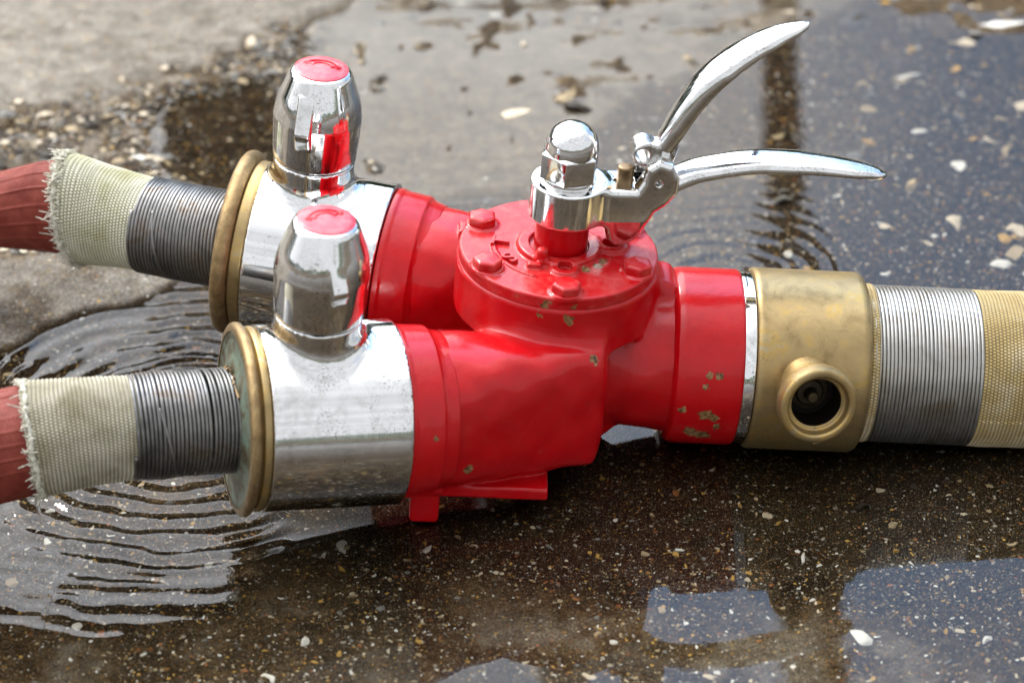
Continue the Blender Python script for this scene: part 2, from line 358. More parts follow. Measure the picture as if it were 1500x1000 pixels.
def canvas_mesh(name, path, rad, mat, pu=.27, pv=.23, seed=1, amp=.085, density=6, seam=None):
    L = np.linalg.norm(np.diff(np.array(path), axis=0), axis=1).sum(); r0 = sum(rad(.5))/2
    ns = int(L/pu*density); ku = round(2*PI*r0/pv/2)*2; nc = int(ku*4); nf = smooth_noise(seed)
    nf2 = smooth_noise(seed+50)
    def disp(s, A, l, arc):
        row = l/pu+.35*nf2(np.cos(A)*3, l*.6+np.sin(A)*3); ph = A*ku/2; sh = (np.floor(row) % 2)*PI/1
        tooth = np.abs(np.sin(PI*row))**.8*np.abs(np.sin(ph+sh/2))**.8
        big = nf(np.cos(A)*4, l*.5+np.sin(A)*3)*.09
        o_ = amp*tooth+big
        if seam is not None:
            da = (A-seam+PI) % (2*PI)-PI; o_ = o_+.09*(da > 0)*np.exp(-np.abs(da)*3)
        return o_, tooth
    V, F, UV, at, _ = sweep(path, ns, nc, rad, disp)
    me = mesh(name, V, F, mat, angle=None, uv=UV); a = me.attributes.new('weave', 'FLOAT', 'POINT'); a.data.foreach_set('value', at.astype(np.float32)); return me
def wire_mesh(name, path, rad, mat, pitch=.28, r=.135, seed=3, jitter=.03):
    P = catmull(path, 200); L = np.concatenate([[0], np.cumsum(np.linalg.norm(np.diff(P, axis=0), axis=1))]); turns = L[-1]/pitch
    N_ = int(turns*72); nf = smooth_noise(seed); s = np.linspace(0, 1, N_); out = []
    T = np.gradient(P, axis=0); T /= np.linalg.norm(T, axis=1)[:, None]
    rg = np.random.default_rng(seed); tj = rg.normal(size=int(turns)+3)*jitter; hj = rg.normal(size=int(turns)+3)*jitter*.8
    for q in s:
        l = q*L[-1]; k = np.searchsorted(L, l, side='right')-1; k = min(k, len(L)-2); f = (l-L[k])/(L[k+1]-L[k]); p = P[k]*(1-f)+P[k+1]*f
        d, u, w_ = frame(T[k]); tn = q*turns; a = 2*PI*tn; ra, rb = rad(q); i = int(tn); fr = tn-i; dj = tj[i]*(1-fr)+tj[i+1]*fr; h = hj[i]*(1-fr)+hj[i+1]*fr
        out.append(p+d*dj+u*(ra+h)*math.cos(a)+w_*(rb+h)*math.sin(a))
    mb = MB(); mb.tube(out, r, 8)
    # the tail of the wire, laid across the turns and tucked under
    tail = []
    for t in np.linspace(0, 1, 30):
        k = int((.62+.05*t)*198); d, u, w_ = frame(T[k]); ra, rb = rad(k/198); a = -2.2+1.5*t; h = .2*math.sin(PI*min(1, t*1.15+.05))+.02
        tail.append(P[k]+d*(t*pitch*3.2)+u*(ra+h)*math.cos(a)+w_*(rb+h)*math.sin(a))
    mb.tube(tail, r*.9, 7); return mb.mesh(name, mat, None)
def hose_mesh(name, path, rad, mat, ns=90, nc=220, ribs=26, twist=.0, amp=.1, seed=2):
    nf = smooth_noise(seed)
    def disp(s, A, l, arc): return amp*np.maximum(0, np.cos(A*ribs+twist*l+.3*np.sin(l*.3)))**24+nf(np.cos(A)*3, l*.4)*.05, np.ones(len(A))
    V, F, UV, at, _ = sweep(path, ns, nc, rad, disp); return mesh(name, V, F, mat, angle=None, uv=UV)
def fray_mesh(name, c, d, rad, mat, n=420, ln=.9, seed=5, back=.35):
    rg = np.random.default_rng(seed); d, u, w_ = frame(d); mb = MB()
    for i in range(n):
        a = rg.uniform(0, 2*PI); ra, rb = rad; rr = rg.uniform(.96, 1.05); back_ = 0
        e = u*math.cos(a)*ra+w_*math.sin(a)*rb; nrm = u*math.cos(a)+w_*math.sin(a); tang = -u*math.sin(a)+w_*math.cos(a)
        p = np.asarray(c)+e*rr-d*rg.uniform(-.1, back); l = ln*min(1.5, .3+rg.gamma(1.5, .25)); v = d*rg.uniform(.5, 1.1)+nrm*rg.uniform(-.15, .28)+tang*rg.normal()*.28; v /= np.linalg.norm(v)
        cu = rg.normal(size=3)*.35*l; pts = [p+v*l*t+cu*t*t for t in (0, .35, .7, 1)]
        mb.tube(pts, [.06, .06, .05, .03], 4, cap=False)
    # the rolled selvedge under the threads
    pts = [np.asarray(c)+(u*math.cos(a)*rad[0]+w_*math.sin(a)*rad[1])*1.01+d*.06*math.sin(a*9)-d*.1 for a in np.linspace(0, 2*PI, 90)]
    mb.tube(pts, [.15+.04*math.sin(k*1.7) for k in range(90)], 6, cap=False)
    return mb.mesh(name, mat, None)

# ================================================================== the divider (local frame: x along the inlet, z up the stem)
AX = 7.5                                             # height of the main bore above the local base
YAW, TILT = .035, .075
ex = np.array([1, YAW, -TILT]); ex /= np.linalg.norm(ex); ez = np.array([TILT, 0, 1.]); ez -= ex*(ez@ex); ez /= np.linalg.norm(ez); ey = np.cross(ez, ex)
AXO = np.array([2.7, -1.4, 7.57]); O = AXO-ez*AX
def to_world(l): return O+ex*l[0]+ey*l[1]+ez*l[2]
def dir_world(l): return ex*l[0]+ey*l[1]+ez*l[2]
R3 = Matrix((ex, ey, ez)).transposed()
div = empty('hose_divider', O, R3.to_euler(), 'red cast hose divider with chrome outlets and chrome lever in the puddle', 'hose divider')
def P_(name, me, parent=div, **k): return link(name, me, parent, **k)
X, Y, Z = np.eye(3)
B0 = {-1: np.array([-9.2, -9.05, AX+.1]), 1: np.array([-9.4, 9.4, AX+.1])}
BD = {s: np.array([-.976, s*.218, .03])/np.linalg.norm([-.976, s*.218, .03]) for s in (-1, 1)}
TT = {-1: (2.3, 8.2, 12.0), 1: (2.6, 8.7, 12.3)}     # sleeve start, tower, sleeve end

def wing(P, s):
    q = np.clip((P[..., 0]+9.5)/12.9, 0, 1); e = 2+1.7*q
    yc = s*(9.2-q*2.75); a = 5.55*(1-q)+1.8*q; b = 5.55*(1-q)+4.8*q; zc = AX+.1-.2*q
    dy = np.maximum(np.abs(P[..., 1]-yc), 1e-4)/a; dz = np.maximum(np.abs(P[..., 2]-zc), 1e-4)/b
    r = ((dy**e+dz**e)**(1/e)-1)*np.minimum(a, b)*.8
    return smax(smax(r, P[..., 0]-3.6, .7), (P-B0[s])@BD[s]-.15, .1)
def body_f(P):
    w1 = wing(P, -1); w2 = wing(P, 1)
    core = sd_box(P, (-.8, 0, AX-.3), (3.4, 6.4, 4.4), 1.2)
    f = smin(smin(w1, w2, .6), core, 1.2)
    drum = sd_cyl(P, (0, 0, AX), Z, 7.25, 3.7, 7.6, .3)
    f = smin(f, drum, .75)
    f = smin(f, sd_cyl(P, (0, 0, AX), Z, 5.6, -5.3, 4, .8), .8)
    neck = smin(sd_cyl(P, (0, 0, AX), X, 5.15, 0, 9.2, .2), sd_cone(P, (0, 0, AX), X, 5.0, 5.8, 5.5, 9.2, .2), .8)
    f = smin(f, neck, .6)
    web = sd_box(P, (6.3, .6, AX+4.0), (2.4, 1.9, 2.6), .8); f = smin(f, web, .9)
    # underside ledges and nubs of the casting
    f = smin(f, sd_box(P, (-4.4, -8.6, AX-5.55), (4.3, 2.2, .5), .2), .3)
    f = smin(f, sd_box(P, (-3.6, 9.0, AX-5.6), (4.6, 2.6, .55), .2), .3)
    f = smin(f, sd_box(P, (-4.6, 4.35, AX-1.7), (3.4, .9, .45), .2), .25)
    f = smin(f, sd_box(P, (-6.3, 7.3, AX+5.35), (.45, .8, .4), .12), .15)
    f = smin(f, sd_box(P, (-5.6, -4.6, AX-.4), (2.5, .5, .5), .2), .4)
    return f+.035*np.sin(P[..., 0]*1.3+P[..., 1]*.7)*np.sin(P[..., 1]*1.1+P[..., 2]*1.7)
body = P_('body', sdf_mesh('body', body_f, (-10.2, -15.6, 0.6), (9.8, 15.6, 15.8), .2, RED))
mb = MB().rev((0, 0, AX), Z, [(6.35, 7.2), (6.5, 7.62), (7.35, 7.66), (7.42, 7.42), (7.62, 7.40), (7.7, 7.2), (7.7, 5.)], 160, .07)
P_('drum_rim', mb.mesh('drum_rim', RED))
for s in (-1, 1):
    mb = MB().rev(B0[s], BD[s], [(-1.3, 4.9), (-1.2, 5.5), (-.5, 5.65), (-.15, 5.8), (0, 5.98), (1.9, 6.1), (2.1, 6.2), (TT[s][0]-.05, 6.2), (TT[s][0]-.05, 5.6)], 128, .12)
    P_('outlet_ring', mb.mesh('outlet_ring', RED))
# feet
for s in (-1, 1):
    def foot_f(P, s=s): return smin(sd_box(P, (-8.8, s*10.3, AX-6.4), (1.05, .85, 1.75), .35), sd_box(P, (-8.7, s*10.2, AX-4.9), (1.2, 1.4, .6), .4), .4)
    P_('foot', sdf_mesh('foot', foot_f, (-10.5, s*10.3-2.5, -1), (-6.5, s*10.3+2.5, 4), .12, RED))
# inlet collar and chrome ring
mb = MB().rev((0, 0, AX), X, [(8.3, 5.2), (8.5, 5.75), (8.75, 6.3), (9.2, 6.42), (13.35, 6.42), (13.5, 6.34), (13.52, 5.8)], 128, .12)
P_('inlet_collar', mb.mesh('inlet_collar', RED_COLLAR))
mb = MB().rev((0, 0, AX), X, [(13.5, 5.8), (13.5, 6.36), (14.3, 6.36), (14.36, 6.25), (14.36, 5.8)], 128, .07)
P_('chrome_ring', mb.mesh('chrome_ring', CHROME))
mb = MB().rev((0, 0, AX), X, [(14.3, 5.8), (14.3, 6.2), (14.62, 6.2), (14.62, 5.8)], 96, .05)
P_('gasket', mb.mesh('gasket', GASKET))

# cover plate
BOLT = [math.radians(a) for a in (152, 212, 272, 332, 32, 92)]
def cover_f(P):
    f = sd_cyl(P, (0, 0, AX), Z, 7.12, 7.5, 8.5, .16)
    f = smin(f, sd_cyl(P, (0, 0, AX), Z, 3.0, 8.3, 8.92, .18), .18)
    f = smin(f, sd_cyl(P, (3.75, .45, AX), Z, 1.25, 8.3, 8.88, .16), .35)
    f = smin(f, sd_cyl(P, (.25, -3.1, AX), Z, 1.0, 8.3, 8.75, .15), .3)
    f = smin(f, sd_cyl(P, (-1.35, -2.35, AX), Z, .42, 8.4, 9.75, .3), .35)
    f = smin(f, sd_box(P, (-1.9, -3.0, AX+8.6), (.5, .25, .28), .12), .2)
    for a in BOLT: f = smin(f, sd_cyl(P, (6.15*math.cos(a), 6.15*math.sin(a), AX), Z, 1.15, 8.2, 8.62, .1), .25)
    rr = np.hypot(P[..., 0], P[..., 1]); an = np.arctan2(P[..., 1], P[..., 0])
    rib = np.maximum(np.abs(rr-4.7)-.14, np.abs(P[..., 2]-AX-8.5)-.12)+np.maximum(0, np.abs(an+2.75)-.75)*3; f = smin(f, rib, .15)
    gro = np.maximum(np.abs(rr-3.55)-.22, AX+8.5-P[..., 2])+np.maximum(0, np.abs(an+.75)-.42)*3; f = smax(f, -gro, .12)
    f = smax(f, -sd_cyl(P, (3.75, .45, AX), Z, .62, 8.0, 10, .05), .08)
    f = smax(f, -sd_cyl(P, (.3, -3.05, AX), Z, .52, 8.35, 10, .05), .08)
    f = smax(f, -sd_cyl(P, (0, 0, AX), Z, 2.15, 8.6, 10, .05), .08)
    return f
cover = P_('cover_plate', sdf_mesh('cover_plate', cover_f, (-7.5, -7.5, AX+7.3), (7.5, 7.5, AX+10), .13, RED_LID))
V, F = prism((0, 0, 0), Z, 1.08, .68, ch=.2, dome=.05); bolt_me = mesh('bolt', V, F, RED_LID, 25)
bv = bmesh.new(); bv.from_mesh(bolt_me); bmesh.ops.bevel(bv, geom=bv.edges[:], offset=.0007, segments=2, affect='EDGES', profile=.6); bv.to_mesh(bolt_me); bv.free(); bolt_me.shade_smooth(); bolt_me.set_sharp_from_angle(angle=.9)
for i, a in enumerate(BOLT):
    o = P_('bolt', bolt_me, cover, loc=(6.15*math.cos(a), 6.15*math.sin(a), AX+8.6)); o.rotation_euler = (0, 0, a+i*.37)
# raised cast letters
for ch, x, y, rot in (('S', -3.55, -2.15, -2.3), ('T', -4.1, .15, -1.75)):
    cu = bpy.data.curves.new('letter', 'FONT'); cu.body = ch; cu.size = 1.75*S; cu.extrude = .24*S; cu.bevel_depth = .05*S; cu.align_x = 'CENTER'; cu.align_y = 'CENTER'
    tmp = bpy.data.objects.new('tmp', cu); C.objects.link(tmp); dg = bpy.context.evaluated_depsgraph_get()
    me = bpy.data.meshes.new_from_object(tmp.evaluated_get(dg)); bpy.data.objects.remove(tmp); bpy.data.curves.remove(cu); me.materials.clear(); finish(me, RED_LID, 40)
    o = P_('cast_letter', me, cover, loc=(x, y, AX+8.5)); o.rotation_euler = (0, 0, rot+PI)
# stem
LN = np.array([.012, 0, 1])
mb = MB().rev((0, 0, AX), LN, [(8.5, 0), (8.5, 1.92), (11.5, 1.92), (11.5, 0)], 64, .05)
P_('stem', mb.mesh('stem', RED))

# lever assembly
AZ = .11; lx = np.array([math.cos(AZ), math.sin(AZ), 0]); ly = np.array([-math.sin(AZ), math.cos(AZ), 0])
def lev(x, z, y=0): return lx*x+ly*y+np.array([.012*z, 0, AX+z])
POLY = [(1.4, 14.05), (4.7, 13.95), (5.1, 14.7), (5.3, 15.7), (6.1, 16.3), (7.15, 15.95), (7.75, 14.9), (7.7, 13.6), (7.0, 12.7), (6.2, 12.1), (5.75, 11.1), (5.3, 10.0), (4.6, 9.35), (3.6, 9.25), (3.0, 9.8), (2.7, 10.8), (2.2, 11.4), (1.4, 11.6)]
def hub_f(P):
    Q = P-np.array([0, 0, AX]); a = Q@lx; b = Q@ly; c = Q[..., 2]
    f = sd_cyl(P, (.1, 0, AX), LN, 2.7, 11.25, 14.05, .14)
    p2 = sd_poly(np.stack([a-.012*c, c], -1), POLY)+.25
    hw = 1.75-.35*np.clip((11.5-c)/2, 0, 1)
    arm = smax(p2-.25, np.abs(b)-hw, .55)
    f = smin(f, arm, .6)
    slot = np.maximum(np.maximum(np.abs(b-.1)-.62, 5.0-a), 12.9-c); f = smax(f, -slot, .12)
    pit = np.hypot(a-6.35, c-14.6)-.24; f = smax(f, -np.maximum(pit, b+1.4), .06)
    f = smax(f, -sd_cyl(P, lev(3.75, 0)-np.array([0, 0, AX])+np.array([0, 0, AX]), Z, .3, 13.2, 15, .05), .05)
    return f
hub = P_('lever_hub', sdf_mesh('lever_hub', hub_f, (-3, -3.2, AX+9), (8.8, 3.6, AX+17.0), .12, CHROME_WORN))
mb = MB(); V, F = prism(lev(.0, 14.5), LN, 2.2, 2.0, ch=.28, rot=.35); mb.add(V, F)
me = mb.mesh('tmp', CHROME, 25); bv = bmesh.new(); bv.from_mesh(me); bmesh.ops.bevel(bv, geom=bv.edges[:], offset=.0009, segments=3, affect='EDGES', profile=.6); bv.to_mesh(me); bv.free(); me.shade_smooth(); me.set_sharp_from_angle(angle=1.0); me.name = 'nut_hexagon'
P_('nut_hexagon', me, hub)
dome = [(16.3, 1.9), (16.8, 1.9)]+[(16.8+1.8*math.sin(t), 1.88*math.cos(t)) for t in np.linspace(.05, PI/2-.12, 16)]+[(18.62, .12), (18.64, 0)]
mb = MB().rev(lev(.05, 0), LN, [(14.05, 0), (14.05, 1.98), (14.45, 1.92), (14.5, 0)], 64, .06).rev(lev(.05, 0), LN, dome, 64, 0)
P_('dome_nut', mb.mesh('dome_nut', CHROME), hub)
def blade(name, pts, wd, th, flip, seed=0, ns=64):
    """handle blade: crowned outside, hollow inside, leaf-shaped plan"""
    P = catmull([(p[0], 0, p[1]) for p in pts], ns); T = np.gradient(P, axis=0); T /= np.linalg.norm(T, axis=1)[:, None]
    out = []; mth = np.linspace(0, PI, 19)
    V = []
    for i in range(ns):
        s = i/(ns-1); n = np.array([-T[i][2], 0, T[i][0]])*flip; w_ = np.interp(s, *zip(*wd))/2; h = np.interp(s, *zip(*th))
        sec = [(-w_*math.cos(t), h*math.sin(t)**.75) for t in mth]
        lip = min(.22, w_*.3); hol = h*.45
        sec += [(w_-.02, -.10), (w_-lip, -.12)]+[((w_-lip)*math.cos(t), -.1+hol*math.sin(t)) for t in np.linspace(.2, PI-.2, 9)]+[(-w_+lip, -.12), (-w_+.02, -.10)]
        for a, b in sec:
            q = P[i]+n*b; V.append(lev(q[0], q[2], a+.1))
    k = len(V)//ns; F = [(i*k+j, i*k+(j+1) % k, (i+1)*k+(j+1) % k, (i+1)*k+j) for i in range(ns-1) for j in range(k)]
    F += [tuple(range(k-1, -1, -1)), tuple(range((ns-1)*k, ns*k))]
    if flip < 0: F = [f[::-1] for f in F]
    return mesh(name, V, F, CHROME_WORN, 48)
low = [(6.6, 13.2), (7.7, 13.75), (9.0, 14.4), (10.3, 14.75), (12.7, 15.15), (15.2, 15.2), (18.2, 15.0), (21.2, 14.6), (23.2, 14.2)]
P_('fixed_lever', blade('fixed_lever', low, [(0, 2.1), (.1, 2.6), (.35, 2.8), (.65, 3.0), (.85, 2.5), (.95, 1.5), (1, .3)], [(0, 1.1), (.3, .9), (.7, .8), (.93, .45), (1, .15)], 1), hub)
upp = [(6.2, 14.4), (6.55, 15.55), (7.45, 17.7), (8.6, 20.1), (10.0, 22.2), (11.8, 23.9), (13.9, 25.25), (15.85, 26.15)]
P_('squeeze_lever', blade('squeeze_lever', upp, [(0, 1.0), (.15, 1.5), (.3, 2.3), (.6, 3.3), (.8, 2.8), (.93, 1.6), (1, .3)], [(0, .9), (.2, 1.1), (.5, 1.3), (.85, .75), (1, .2)], 1), hub)
def eye_f(P):
    Q = P-np.array([0, 0, AX]); a = Q@lx-.012*Q[..., 2]; b = Q@ly-.1; c = Q[..., 2]
    f = smax(np.hypot(a-5.25, c-16.35)-.95, np.abs(b)-.95, .3)
    f = smin(f, smax(np.hypot(a-6.35, c-15.6)-1.0, np.abs(b)-.58, .2), .5)
    f = smin(f, smax(np.hypot(a-6.9, c-16.7)-.75, np.abs(b)-.6, .3), .6)
    f = smax(f, -(np.hypot(a-5.0, c-16.3)-.52), .12)
    return f
P_('lever_eye', sdf_mesh('lever_eye', eye_f, (3.6, -1.2, AX+14.2), (8.6, 2.6, AX+18), .1, STEEL_DULL), hub)
mb = MB().rev(lev(4.05, 0, -.2), LN, [(13.6, 0), (13.6, .6), (15.15, .6), (15.25, .48), (15.25, 0)], 32, .06); P_('lock_pin', mb.mesh('lock_pin', PIN), hub)
mb = MB().rev(lev(6.35, 14.6, -1.55), ly, [(0, 0), (0, .2), (3.1, .2), (3.1, 0)], 20, .03); P_('pivot_pin', mb.mesh('pivot_pin', STEEL_DULL), hub)
mb = MB(); pts = [lev(4.9+.28*math.cos(t)+t*.035, 14.9+.28*math.sin(t), .1) for t in np.linspace(0, 18, 60)]; mb.tube(pts, .09, 6); P_('spring', mb.mesh('spring', STEEL_DULL), hub)

# chrome outlet sleeves, twist knobs with red caps
LEAN = np.array([.03, 0, 1])/math.hypot(.03, 1)
for s, phi in ((-1, 27), (1, -12)):
    t0, tt, t1 = TT[s]; q = B0[s]+BD[s]*tt
    def sleeve_f(P):
        f = sd_cyl(P, B0[s], BD[s], 6.5, t0, t1, .12)
        f = smin(f, sd_cyl(P, q, LEAN, 3.02, 3, 8.35, .1), 1.3)
        bead = np.abs((P-B0[s])@BD[s]-t1+1.0)
        return f
    lo = np.minimum(B0[s]+BD[s]*t0, B0[s]+BD[s]*t1)-np.array([1.8, 6.8, 6.8]); hi = np.maximum(B0[s]+BD[s]*t0, B0[s]+BD[s]*t1)+np.array([1.8, 6.8, 6.8]); hi[2] = q[2]+8.6
    P_('chrome_sleeve', sdf_mesh('chrome_sleeve', sleeve_f, lo, hi, .2, CHROME_WORN if s < 0 else CHROME))
    fa = math.radians(phi); fd = np.array([math.sin(fa), -math.cos(fa), 0]); fs = np.array([math.cos(fa), math.sin(fa), 0])
    def knob_f(P):
        Q = P-q; z = Q@LEAN; a = Q@fd; b = Q@fs; rad = np.sqrt(np.maximum((Q*Q).sum(-1)-z*z, 1e-9))
        u_ = np.clip((z-8.5)/7.15, 0, 1); rz = 3.08+.55*u_-.35*u_**2+.1*u_**3
        f = smax(rad-rz, np.abs(z-12.05)-3.6, .15)
        cone = (rad-(2.2+(15.65-z)*.36-.018*(15.65-z)**2*0+np.clip(12.2-z, 0, 9)*.35))*.93
        f = smax(f, cone, .45)
        # two finger lugs, each in a shallow scoop
        for k in (1, -1):
            ak = a*k
            lug = smax(smax(np.abs(b)-.56, np.maximum(ak-(3.78-np.clip(z-12.0, 0, 3)*.5), -ak+1), .12), np.maximum(z-14.5, 10.4-z+np.clip(ak-3.1, 0, 1)*1.8), .2)
            f = smin(f, lug, .12)
        return f
    knob = P_('release_knob', sdf_mesh('release_knob', knob_f, q+np.array([-4, -4, 8.2]), q+np.array([4.4, 4, 15.9]), .12, CHROME_WORN))
    top = q+LEAN*15.62
    mb = MB().rev(top, LEAN, [(-.05, 0), (.0, 2.0), (.06, 1.98), (.14, 1.7), (.19, 1.1), (.21, .5), (.215, 0)], 64, .05)
    def arc(r, a0, a1, n=26, z=.235): return [top+fd*r*-math.cos(t)*.8+fs*r*math.sin(t)+LEAN*z for t in np.linspace(a0, a1, n)]
    mb.tube(arc(1.25, -1.15, 1.15), .085, 6); mb.tube(arc(.78, -.9, .9), .07, 6)
    for e in (-1, 1):
        p = arc(1.25, -1.15, 1.15)[0 if e < 0 else -1]; p2 = arc(.72, -.9, .9)[0 if e < 0 else -1]
        mb.tube([p, p+fs*e*.25+fd*.12], .075, 6); mb.tube([p, p+fs*e*-.05+fd*.35, p+fs*e*.25+fd*.12], .06, 6); mb.tube([p2, p2+fs*e*.12+fd*.25, p], .055, 6)
    P_('knob_cap', mb.mesh('knob_cap', CAP), knob)

# ================================================================== hoses
def set_origin(p): global ORI; ORI = np.array(p, float)
def hose_thing(loc, label, group='hoses coupled to the divider'):
    set_origin(loc); return empty('fire_hose', loc, (0, 0, 0), label, 'fire hose', group)
# near left outlet
s = -1; b0 = to_world(B0[s]); bd = dir_world(BD[s]); t1 = TT[s][2]
near = hose_thing((-22, -15, 0), 'left hose nearest the viewer, frayed grey canvas and dark wire on a green tarnished flange')
mb = MB().rev(b0, bd, [(t1-.1, 5.2), (t1-.05, 6.15), (t1+.12, 6.42), (t1+.55, 6.42), (t1+.68, 6.15), (t1+.78, 6.1)], 128, .1)
P_('coupling_ring', mb.mesh('coupling_ring', BRASS), near)
mb = MB().rev(b0, bd, [(t1+.72, 5.4), (t1+.76, 6.3), (t1+.95, 6.72), (t1+1.35, 6.74), (t1+1.55, 6.5), (t1+1.57, 6.1)], 128, .2); fl = P_('flange_rim', mb.mesh('flange_rim', BRASS_RIM), near)
mb = MB().rev(b0, bd, [(t1+1.5, 6.2), (t1+1.52, 5.9), (t1+1.42, 5.6), (t1+1.5, 4.6), (t1+1.7, 4.0), (t1+1.75, 3.2)], 128, .1); P_('flange_face', mb.mesh('flange_face', BRASS_GREEN), near)
NP = [(-19.07, -14.1, 9.65), (-22.02, -15.0, 10.02), (-25.42, -15.9, 10.29), (-29.06, -16.7, 10.37), (-32.48, -17.3, 10.2), (-34.79, -17.6, 9.79), (-40.43, -18.0, 8.3)]
def cut(path, a, b, n=12, N=400):
    P = catmull(path, N); L = np.concatenate([[0], np.cumsum(np.linalg.norm(np.diff(P, axis=0), axis=1))]); return [P[min(np.searchsorted(L, l), N-1)] for l in np.linspace(a, b, n)]
rr = lambda s: (3.55+.12*math.exp(-((s-.75)/.12)**2), 3.55)
P_('wire_binding', wire_mesh('wire_binding', cut(NP, -.1, 7.35), rr, WIRE, .275, .138, 3, .022), near)
P_('canvas_sleeve', cs := canvas_mesh('canvas_sleeve', cut(NP, 6.9, 14.1), lambda s: (3.5+.5*s**1.3, 3.45+.5*s), CANVAS_B, .27, .225, 4), near)
cs_o = near.children[-1]
pe = cut(NP, 13.9, 14.3, 2); P_('frayed_edge', fray_mesh('frayed_edge', pe[0], pe[1]-pe[0], (3.98, 3.95), FRAY, 620, .5, 6, .4), cs_o)
P_('hose_tube', hose_mesh('hose_tube', cut(NP, 13.2, 24), lambda s: (3.72, 3.7), HOSE, ribs=24, seed=4), near)
mb = MB(); rg = np.random.default_rng(3); fl_ = b0+bd*(t1+1.8); d_, u_, w_ = frame(bd)
for k in range(26):                                   # twisted cord where the hose meets the flange
    a = k/25*3.6-.55; p = fl_+(u_*math.cos(a)-w_*math.sin(a)*-1)*3.62
    mb.tube([p, p+rg.normal(size=3)*.12+bd*.12, p+(u_*-math.sin(a)+w_*math.cos(a))*.6+rg.normal(size=3)*.08], [.1, .12, .06], 6)
P_('binding_cord', mb.mesh('binding_cord', PIN), near)
# far left outlet
s = 1; b0 = to_world(B0[s]); bd = dir_world(BD[s]); t1 = TT[s][2]
far = hose_thing((-24, 11, 0), 'left hose farther from the viewer, pale frayed canvas sleeve and thick bronze flange')
mb = MB().rev(b0, bd, [(t1-.1, 5.2), (t1-.05, 6.1), (t1+.1, 6.35), (t1+.9, 6.35), (t1+1.0, 6.2), (t1+1.05, 5.6)], 128, .1); P_('coupling_ring', mb.mesh('coupling_ring', BRASS), far)
mb = MB().rev(b0, bd, [(t1+.95, 5.4), (t1+1.0, 6.5)]+[(t1+1.6-.62*math.cos(a), 6.4+.62*math.sin(a)) for a in np.linspace(.2, PI, 10)]+[(t1+2.1, 5.6), (t1+1.9, 3.2)], 128, .1); P_('flange_rim', mb.mesh('flange_rim', BRASS_RIM), far)
FP_ = [(-20.6, 10.1, 9.95), (-24.32, 11.3, 9.95), (-27.8, 12.5, 10.04), (-31.32, 13.8, 10.12), (-34.6, 15.0, 10.1), (-39.72, 17.0, 8.69), (-46.61, 19.0, 6.58), (-54, 21, 4.6)]
P_('wire_binding', wire_mesh('wire_binding', cut(FP_, 0, 7.5), lambda s: (3.6, 3.6), WIRE, .28, .14, 8, .01), far)
P_('canvas_sleeve', canvas_mesh('canvas_sleeve', cut(FP_, 7.0, 14.2), lambda s: (3.5+1.15*s**1.2, 3.5-.9*s), CANVAS_A, .27, .225, 9), far); cs_o = far.children[-1]
pe = cut(FP_, 14.0, 14.4, 2); P_('frayed_edge', fray_mesh('frayed_edge', pe[0], pe[1]-pe[0], (4.62, 2.65), FRAY, 760, .7, 8, .8), cs_o)
P_('hose_tube', hose_mesh('hose_tube', cut(FP_, 13.2, 34), lambda s: (4.15-1.7*min(1, s*2.2), 2.5+.3*min(1, s*2.2)), HOSE, ribs=16, seed=6), far)
# right inlet
main = hose_thing((30, -.5, 0), 'thick hose on the right with yellow canvas, bright steel wire and a big brass coupling')
a0 = to_world((0, 0, AX)); ad = ex
mb = MB().rev(a0, ad, [(14.4, 5.7), (14.4, 6.5), (14.7, 6.62), (15.2, 6.6), (22.1, 6.6), (22.45, 6.45), (22.7, 6.1), (22.75, 5.4)], 160, .25)
coup = P_('brass_coupling', mb.mesh('brass_coupling', BRASS), main)
no = to_world((18.75, 0, AX)); nd = np.array([.02, -.975, .205]); face_ = no+nd/np.linalg.norm(nd)*9.5; nd = np.array([.17, -.965, .14]); nd /= np.linalg.norm(nd); no = face_-nd*9.5
mb = MB().rev(no, nd, [(5.6, 2.35), (6.9, 2.25), (7.9, 2.25), (8.15, 2.62), (8.3, 2.8), (9.35, 2.86), (9.62, 2.7), (9.66, 2.3), (9.45, 2.16), (8.9, 2.12), (8.86, 1.78), (5.6, 1.72)], 96, .14)
P_('side_nozzle', mb.mesh('side_nozzle', BRASS), coup)
mb = MB().rev(no, nd, [(6.9, 1.3), (6.95, 1.0), (7.1, .9), (7.1, .46), (8.0, .42), (8.1, .3), (8.1, 0)], 48, .06); P_('nozzle_plunger', mb.mesh('nozzle_plunger', PLUNGER), coup)
mb = MB().rev(no, nd, [(8.85, 1.765), (6.9, 1.70), (6.9, 0)], 48, 0); P_('nozzle_bore', mb.mesh('nozzle_bore', BORE), coup)
MP = [to_world((x, 0, AX))+np.array([0, 0, -.0004*max(0, x-33)**2]) for x in (22, 25.5, 29, 32, 35, 38, 42, 48, 56, 66)]
for p in MP: p[2] = max(p[2], 5.0)
P_('canvas_sleeve', canvas_mesh('canvas_sleeve', cut(MP, .2, 1.3), lambda s: (5.75, 5.75), CANVAS_C, .26, .24, 11, .06), main)
P_('wire_binding', wire_mesh('wire_binding', cut(MP, .95, 8.9), lambda s: (5.62, 5.62), WIRE_BRIGHT, .285, .142, 12, .006), main)
P_('canvas_sleeve', canvas_mesh('canvas_sleeve', cut(MP, 8.85, 17.5), lambda s: (5.68+.05*s, 5.68), CANVAS_C, .27, .24, 13, .06, seam=1.75), main)
P_('hose_tube', hose_mesh('hose_tube', cut(MP, 17.0, 40), lambda s: (5.4, 5.4), HOSE, ribs=30, seed=14), main)

